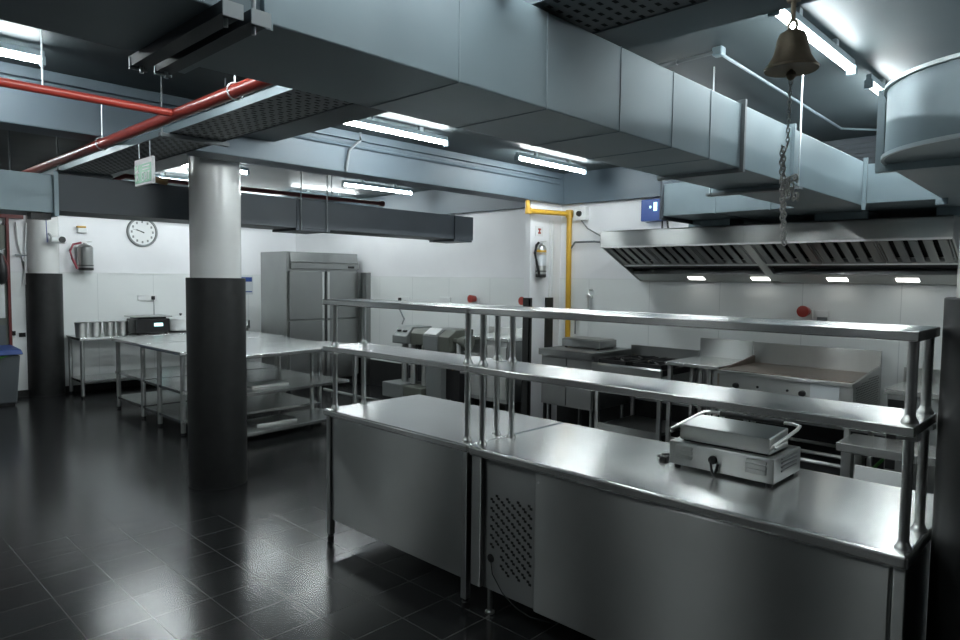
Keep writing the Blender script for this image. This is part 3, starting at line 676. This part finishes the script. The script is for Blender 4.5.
for x in (5.89,6.2,6.6): MB().tube([(x,GY0+.06,.30),(x,GY1-.06,.30)],.016,10).build('stand_rail', M['steel'], gd)
for y in (GY0+.03,GY1-.03): MB().tube([(5.92,y,.30),(6.6,y,.30)],.016,10).build('stand_rail', M['steel'], gd)
MB().box(5.95,6.6,GY0+.1,GY1-.1,.18,.2).build('undershelf', M['iron'], gd)

rt = thing('corner_sink', 'stainless sink cabinet partly hidden behind the pass shelf posts', 'sink', (6.5,.95,0))
MB().box(6.1,6.785,.45,1.36,.90,.94).build('worktop', M['steel_top'], rt, bevel=.004)
MB().box(6.12,6.78,.47,1.34,.15,.90).build('cabinet', M['steel_dull'], rt)
MB().box(6.745,6.785,.45,1.36,.94,1.06).build('splashback', M['steel'], rt)
MB().box(6.105,6.12,1.22,1.33,.3,.86).build('side_frame', M['dark'], rt)
for (x,y) in ((6.18,.52),(6.72,.52),(6.18,1.28),(6.72,1.28)): MB().lathe([(.02,0),(.02,.15)],x,y,0,10).build('foot', M['black'], rt)

bn = thing('low_bench', 'low stainless bench with thick legs in the aisle behind the pass', 'bench', (5.68,1.2,0))
MB().box(5.40,5.83,.70,1.50,.535,.6).build('benchtop', M['steel_top'], bn, bevel=.006)
for (x,y) in ((5.42,1.40),(5.42,.74),(5.42,1.05),(5.72,1.40),(5.72,.74)): MB().box(x,x+.08,y,y+.07,0,.535).build('leg', M['steel_dull'], bn, bevel=.004)
wb = tag(MB().prism([(5.30,0),(5.32,0),(5.395,.46),(5.375,.46)],'y',1.02,1.36).build('leaning_board', M['white']), 'white board leaning on the low bench behind the pass', 'board')
wb2 = thing('green_hose', 'short green hose under the low bench', 'hose', (5.6,1.3,0))
MB().tube([(5.56,1.34,.012),(5.57,1.32,.2),(5.55,1.28,.42),(5.55,1.22,.50)],.012,8).build('hose_run', M['green'], wb2, smooth=True)

# floor rail between the pass and the cook line
pr_ = thing('floor_rail', 'low pale pipe rail on the floor behind the pass', 'rail', (5.2,5.8,0))
MB().tube([(5.6,3.6,.10),(5.6,8.6,.10)],.022,10).build('rail_tube', M['steel'], pr_, smooth=True)
for y in (3.8,6.0,8.4): MB().tube([(5.6,y,0),(5.6,y,.09)],.012,8).build('rail_post', M['steel'], pr_)

# ------------------------------------------------------------------ wall fittings
# gas pipe
gp = thing('gas_pipe', 'yellow gas pipe running along the wall pier and down to the cook line', 'pipe', (6.75,5.08,1.0))
MB().tube([(6.08,5.095,2.70),(6.08,5.08,2.585)],.026,12).tube([(6.06,5.075,2.578),(6.76,4.985,2.59)],.03,12).tube([(6.755,4.985,2.60),(6.755,4.975,.95)],.033,12).build('pipe_run', M['yellow'], gp, smooth=True)
MB().lathe([(.04,0),(.04,.07)],6.08,5.08,2.545,12).build('elbow', M['yellow'], gp, smooth=True)
MB().lathe([(.045,0),(.045,.09)],6.755,4.985,2.545,12).build('elbow', M['yellow'], gp, smooth=True)

def extinguisher(nm, label, cx_, cy_, z0, h, r, hose, lab, ny):
    t = thing('fire_extinguisher', label, 'fire extinguisher', (cx_,cy_,z0))
    MB().lathe([(r*.8,0),(r,.015),(r,h*.8),(r*.75,h*.87),(r*.25,h*.91),(r*.25,h*.94)],cx_,cy_,z0,24).build('cylinder', M['ext'], t, smooth=True)
    MB().lathe([(r*1.02,0),(r*1.02,.035)],cx_,cy_,z0+h*.02,24).build('base_band', M['black'], t)
    MB().lathe([(r*1.03,0),(r*1.03,.012)],cx_,cy_,z0+h*.17,24).build('wall_strap', M['black'], t)
    MB().box(cx_-.05,cx_+.02,cy_-.012,cy_+.012,z0+h*.94,z0+h*.98).tube([(cx_-.02,cy_,z0+h*.97),(cx_+.09,cy_,z0+h*1.0)],.009,8).build('valve_handle', M['chrome'], t)
    MB().tube([(cx_-.05,cy_,z0+h*.95),(cx_-r*1.5,cy_,z0+h*.88),(cx_-r*1.9,cy_,z0+h*.66),(cx_-r*1.7,cy_-.02,z0+h*.4),(cx_-r*1.25,cy_-.03,z0+h*.15),(cx_-r*1.15,cy_-.03,z0+h*.06)],.016,8).build('hose', hose, t, smooth=True)
    MB().box(cx_-.03,cx_+.03,cy_+r*.5,YB if cy_ > 8 else 5.14,z0+h*.5,z0+h*.56).build('wall_bracket', M['black'], t)
    if lab:
        MB().lathe([(r*1.012,0),(r*1.012,.06)],cx_,cy_,z0+h*.62,24).build('label_band', M['yellow'], t)
        MB().lathe([(r*1.012,0),(r*1.012,.16)],cx_,cy_,z0+h*.33,24).build('paper_label', M['paper'], t)
    return t
extinguisher('a', 'steel fire extinguisher with a red hose on the back wall left of the clock', 3.18, 11.26, 1.83,   .44, .105, M['hose_red'], False, -1)
extinguisher('b', 'steel fire extinguisher with a yellow band on the wall pier', 6.33, 5.075, 1.80, .44, .062, M['black'], True, -1)
t = thing('extinguisher_sign', 'small white sign with a red mark above the extinguisher on the pier', 'sign', (6.36,5.13,2.35))
MB().box(6.29,6.43,5.132,5.139,2.30,2.42).build('plate', M['white'], t)
MB().box(6.335,6.385,5.129,5.132,2.33,2.35).box(6.35,6.37,5.129,5.132,2.35,2.375).box(6.335,6.385,5.129,5.132,2.375,2.395).build('red_mark', M['red'], t)
# clock
ck = thing('wall_clock', 'round white wall clock on the back wall', 'clock', (4.04,11.36,2.46))
CX, CZ, CY = 4.04, 2.462, 11.40
MB().lathe([(.235,0),(.235,-.03),(.225,-.045),(.205,-.045),(.2,-.02),(.2,0)],CX,CY,CZ,48,'y').build('rim', M['machine'], ck, smooth=True)
MB().lathe([(.205,-.001),(.205,-.018)],CX,CY,CZ,40,'y').build('dial', M['white'], ck)
for k in range(12):
    a = k*PI/6
    MB().box(CX+.16*math.sin(a)-.013,CX+.16*math.sin(a)+.013,CY-.0205,CY-.0185,CZ+.16*math.cos(a)-.018,CZ+.16*math.cos(a)+.018).build('hour_mark', M['machine'], ck)
def hand(ang, L_, w):
    d = Vector((math.sin(ang),0,math.cos(ang))); n = Vector((math.cos(ang),0,-math.sin(ang)))
    c = Vector((CX,CY-.022,CZ)); p = [c-d*.03-n*w, c-d*.03+n*w, c+d*L_+n*w*.5, c+d*L_-n*w*.5]; e = Vector((0,-.003,0))
    MB().hexa([q for q in p]+[q+e for q in p]).build('clock_hand', M['black'], ck)
hand(math.radians(292), .10, .009); hand(math.radians(286), .155, .004)
# small ceiling detector on wall
t = thing('alarm_sounder', 'small cream and yellow alarm unit on the back wall above the red-hosed extinguisher', 'alarm', (3.17,11.36,2.47))
MB().box(3.11,3.24,11.33,YB,2.40,2.47).build('housing', M['white'], t, bevel=.012); MB().box(3.10,3.22,11.32,11.384,2.472,2.50).build('cap', M['yellow'], t, bevel=.008)
# cctv camera on the left column
cam_ = thing('security_camera', 'white bullet security camera on the back column under the left duct', 'camera', (2.55,11.1,2.3))
MB().lathe([(.05,0),(.055,.03),(.055,.17),(.04,.18)],2.70,11.11,2.27,18,'x').build('camera_body', M['white'], cam_, smooth=True)
MB().lathe([(.045,0),(.045,.006)],2.87,11.11,2.27,18,'x').build('camera_lens', M['black'], cam_)
MB().lathe([(.046,-.06),(.046,-.054)],2.83,11.11,2.27,18,'y').build('camera_eye', M['black'], cam_)
MB().tube([(2.72,11.11,2.3),(2.70,11.19,2.36)],.02,8).build('mount', M['white'], cam_)
t = thing('junction_box', 'black junction box with a drop cable under the left duct joint', 'box', (1.42,6.05,2.2))
MB().box(1.33,1.46,5.98,6.1,2.195,2.245).build('housing', M['black'], t); MB().tube([(1.43,6.0,2.2),(1.435,6.0,2.02)],.003,6).build('cable', M['blue'], t)
# sockets on back wall
def socket(label, x, y, z, face, cable=None, plug=True, group='wall sockets'):
    t = thing('wall_socket', label, 'socket', (x,y,z), group)
    if face == 'y':
        MB().box(x-.15,x+.15,y-.02,y,z-.045,z+.045).build('plate', M['white'], t, bevel=.005)
        if plug: MB().box(x+.05,x+.10,y-.06,y-.02,z-.03,z+.03).build('plug', M['black'], t, bevel=.01)
        if cable: MB().tube([(x+.075,y-.05,z-.03),(x+.08,y-.055,z-.12),(x+.08,y-.05,z-.35)],.006,6).build('cable', M['tray'], t)
    else:
        MB().box(x-.02,x,y-.11,y+.11,z-.045,z+.045).build('plate', M['white'], t, bevel=.005)
        if plug: MB().box(x-.06,x-.02,y+.06,y+.11,z-.03,z+.03).build('plug', M['black'], t, bevel=.01)
        if cable: MB().tube([(x-.05,y+.08,z-.03),(x-.055,y+.07,z-.15),(x-.06,y-.05,z-.30),(x-.14,y-.10,z-.37)],.012,6).build('cable', M['tray'], t)
socket('white double socket with a black plug on the back wall above the cooker', 4.10, 11.386, 1.41, 'y', True)
socket('white socket with a black plug on the right wall above the dough machine', XW-.013, 8.15, 1.44, 'x', True)
socket('white empty socket on the right wall above the mincer', XW-.013, 7.22, 1.46, 'x', False, False)
def redsock(label, x, y, z, face='x'):
    t = thing('industrial_socket', label, 'socket', (x,y,z), 'red industrial sockets')
    MB().box(x-.03,x,y-.06,y+.06,z-.07,z+.03).build('backplate', M['white'], t, bevel=.006)
    MB().lathe([(.045,0),(.052,-.05),(.055,-.09),(.03,-.095)],x-.03,y,z+.01,16,'x').build('red_cap', M['red'], t, smooth=True)
redsock('red industrial socket on the right wall left of the wall pier', XW-.013, 5.66, 1.49)
redsock('red industrial socket on the right wall above the mincer funnel', XW-.013, 6.60, 1.49)
redsock('red industrial socket on the right wall behind the griddle', XW-.013, 2.19, 1.50)
t = thing('switch_plate', 'small grey switch plate right of the red socket behind the griddle', 'switch', (6.78,2.06,1.46))
MB().box(6.765,6.787,1.99,2.10,1.42,1.52).build('plate', M['white'], t, bevel=.004); MB().box(6.758,6.765,2.0,2.09,1.425,1.46).build('rocker', M['tray'], t)
t = thing('tap', 'small wall tap above the base cabinet', 'tap', (6.75,4.64,1.4))
MB().tube([(6.787,4.64,1.66),(6.72,4.64,1.67),(6.70,4.64,1.60),(6.71,4.64,1.30)],.014,8).build('pipe_run', M['chrome'], t, smooth=True); MB().box(6.70,6.74,4.60,4.68,1.57,1.60).build('lever', M['chrome'], t, bevel=.005)
MB().tube([(6.75,4.86,1.12),(6.75,4.86,1.36)],.008,8).box(6.72,6.787,4.80,4.90,1.36,1.40).build('valve', M['tray'], t)
t = thing('isolator_box', 'small white electrical box with a black knob and cable right of the yellow pipe', 'electrical box', (6.78,4.8,2.58))
MB().box(6.72,XW-.002,4.72,4.90,2.50,2.66).build('housing', M['white'], t, bevel=.008); MB().lathe([(.035,0),(.03,-.03)],6.72,4.81,2.58,14,'x').build('knob', M['black'], t)
MB().tube([(6.75,4.80,2.50),(6.74,4.70,2.40),(6.74,4.45,2.27),(6.76,4.2,2.22),(6.76,3.99,2.20)],.008,6).build('cable', M['tray'], t, smooth=True)
MB().tube([(6.77,4.98,2.15),(6.74,4.88,2.24),(6.74,4.6,2.24),(6.75,4.2,2.20),(6.76,3.99,2.18)],.012,8).build('hose', M['grey'], t, smooth=True)
t = thing('fan_controller', 'blue fan controller with a lit display beside the hood duct', 'controller', (6.75,3.8,2.55))
MB().box(6.68,XW-.002,3.66,3.95,2.44,2.68).build('housing', M['blue'], t, bevel=.01)
MB().box(6.675,6.68,3.75,3.79,2.55,2.64).build('display', M['display'], t)
MB().box(6.675,6.68,3.82,3.84,2.58,2.605).build('indicator', M['display'], t)
MB().tube([(6.75,3.72,2.44),(6.75,3.72,2.31)],.01,6).tube([(6.75,3.66,2.44),(6.75,3.64,2.31)],.01,6).build('cable', M['black'], t)
t = thing('wall_conduit', 'thin pale conduits running down the wall pier left of the yellow pipe', 'conduit', (6.6,5.12,1.5))
MB().tube([(6.56,5.128,1.57),(6.56,5.128,2.5)],.008,8).tube([(6.62,5.128,1.57),(6.62,5.128,2.5)],.008,8).build('conduit_run', M['white'], t)

# exit sign
ex = thing('exit_sign', 'green and white exit sign hanging beside the red pipe', 'exit sign', (1.7,4.77,2.4))
EX = 1.70
MB().box(EX,EX+.02,4.60,4.91,2.378,2.553).build('sign_board', M['white'], ex, bevel=.003)
MB().box(EX-.003,EX,4.615,4.895,2.393,2.515).build('green_panel', M['sign_green'], ex)
MB().tube([(EX+.01,4.66,2.553),(EX+.01,4.66,2.66)],.003,6).tube([(EX+.01,4.85,2.553),(EX+.01,4.85,2.66)],.003,6).build('hanging_wire', M['galv_bright'], ex)
def strokes(mb, segs, y0, z0, s, x, w=.007):
    for (a,b_,c,d) in segs:
        p, q = Vector((x,y0-a*s,z0+b_*s)), Vector((x,y0-c*s,z0+d*s)); u = (q-p).normalized(); n = Vector((0,-u.z,u.y))*w*.5; e = Vector((-.002,0,0))
        mb.hexa([p-n,p+n,q+n,q-n,p-n+e,p+n+e,q+n+e,q-n+e])
s = MB()
strokes(s, [(0,0,0,1),(0,1,.6,1),(0,.5,.5,.5),(0,0,.6,0), (.8,0,1.4,1),(.8,1,1.4,0), (1.7,0,1.7,1), (2.3,0,2.3,1),(2.0,1,2.6,1)], 4.765, 2.408, .05, EX-.003)
strokes(s, [(0,0,.4,.8),(.4,.8,.9,.1),(.4,.8,.55,1.6),(.55,1.45,0,1.1),(.55,1.45,1.05,1.0)], 4.875, 2.41, .05, EX-.003, .01)
strokes(s, [(0,0,1.9,0),(0,.35,1.9,.35)], 4.755, 2.478, .06, EX-.003, .006)
s.lathe([(.009,0),(.009,-.002)], EX-.003, 4.845, 2.501, 12, 'x')
s.build('lettering', M['white'], ex)

# poster on back wall beside the fridge
t = thing('wall_notice', 'small pale blue notice on the back wall left of the fridge', 'notice', (5.8,11.38,1.65))
MB().box(5.66,5.92,11.38,11.387,1.45,1.80).build('sheet', M['paper'], t); MB().box(5.68,5.90,11.377,11.38,1.68,1.76).build('heading', M['blue'], t); MB().box(5.68,5.90,11.377,11.38,1.49,1.51).build('print_line', M['blue'], t)
# far left: dark red door frame, bin, hanging things
dr = struct('door_1', MB().box(1.2,2.22,11.36,11.386,0,2.45), M['machine_dark'], 'dark door in a red frame at the left edge of the back wall')
MB().box(1.12,1.2,11.33,11.386,0,2.55).box(2.215,2.25,11.33,11.386,0,2.55).box(1.12,2.42,11.31,11.386,2.55,2.64).build('door_frame', M['red_dark'], dr)
MB().box(1.25,2.18,11.352,11.36,1.15,2.1).build('upper_panel', M['white'], dr)
MB().box(1.25,2.18,11.352,11.36,.1,1.05).build('lower_panel', M['grey'], dr)
t = thing('hanging_bag', 'black bag with red strap hanging at the left edge by the door frame', 'bag', (2.16,11.28,1.7))
MB().lathe([(.0,0),(.05,.02),(.075,.12),(.07,.25),(.03,.42),(.0,.44)],2.13,11.26,1.62,14).build('bag_body', M['black'], t, smooth=True)
MB().tube([(2.15,11.25,2.02),(2.19,11.25,1.9),(2.2,11.25,1.72)],.02,8).build('strap', M['red_dark'], t, smooth=True)
MB().tube([(2.13,11.26,2.04),(2.16,11.34,2.10),(2.2,11.36,2.12)],.006,6).build('hook', M['chrome'], t)
t = thing('wall_conduit', 'pale looping conduits on the wall between the door and the back column', 'conduit', (2.4,11.38,2))
MB().tube([(2.34,11.375,2.5),(2.36,11.375,2.2),(2.42,11.375,1.95),(2.40,11.375,1.6)],.012,8).tube([(2.46,11.375,2.5),(2.44,11.375,2.0),(2.44,11.375,1.62)],.012,8).build('conduit_run', M['white'], t, smooth=True)
MB().box(2.32,2.46,11.35,11.386,2.03,2.05).build('wall_bracket', M['tray'], t)
t = thing('vent_slots', 'pair of small dark wall vents above the blue-lidded bin', 'vent', (2.3,11.38,.95))
MB().box(2.22,2.30,11.375,11.386,.90,.96).box(2.34,2.42,11.375,11.386,.87,.93).build('vent_slat', M['dark'], t)
bi = thing('waste_bin', 'grey wheeled bin with a blue lid at the left edge', 'bin', (2.0,11.0,0))
MB().hexa([(1.6,10.75,.03),(2.30,10.75,.03),(2.30,11.22,.03),(1.6,11.22,.03),(1.55,10.7,.68),(2.34,10.7,.68),(2.34,11.26,.68),(1.55,11.26,.68)]).build('bin_body', M['grey'], bi, bevel=.02)
MB().hexa([(1.52,10.66,.69),(2.37,10.66,.69),(2.37,11.28,.69),(1.52,11.28,.69),(1.55,10.7,.76),(2.35,10.7,.76),(2.35,11.26,.78),(1.55,11.26,.78)]).build('bin_lid', M['blue'], bi, bevel=.015)
MB().hexa([(1.56,10.655,.56),(2.1,10.66,.65),(2.1,10.68,.65),(1.56,10.68,.56),(1.56,10.65,.62),(2.2,10.655,.685),(2.2,10.69,.685),(1.56,10.69,.62)]).build('bag_edge', M['green'], bi)
MB().box(1.62,2.28,10.78,11.2,0,.03).build('wheel_base', M['black'], bi)

bi.location.x -= .13

# ------------------------------------------------------------------ camera, world, view
F_, YAW, PIT, ROL = 671.895, math.radians(43.8393), math.radians(3.5028), math.radians(.6873)
f = Vector((math.cos(YAW)*math.cos(PIT), math.sin(YAW)*math.cos(PIT), -math.sin(PIT)))
r = Vector((math.sin(YAW), -math.cos(YAW), 0)); u = r.cross(f)
r2 = r*math.cos(ROL)+u*math.sin(ROL); u2 = -r*math.sin(ROL)+u*math.cos(ROL)
cd = bpy.data.cameras.new('camera'); co = bpy.data.objects.new('camera', cd); COL.objects.link(co)
mw = Matrix((( r2.x,u2.x,-f.x,0),(r2.y,u2.y,-f.y,0),(r2.z,u2.z,-f.z,1.78),(0,0,0,1)))
co.matrix_world = mw
cd.sensor_width = 36; cd.sensor_fit = 'HORIZONTAL'; cd.lens = F_*36/960; cd.clip_start = .05
C.camera = co
w = bpy.data.worlds.new('world'); C.world = w; w.use_nodes = True
w.node_tree.nodes['Background'].inputs[0].default_value = (.02,.022,.025,1)
C.view_settings.view_transform = 'Standard'; C.view_settings.look = 'None'; C.view_settings.gamma = 1
C.view_settings.use_curve_mapping = False
C.view_settings.exposure = 0.52
C.cycles.use_denoising = True
for o in COL.objects:
    if '_local' in o: del o['_local']
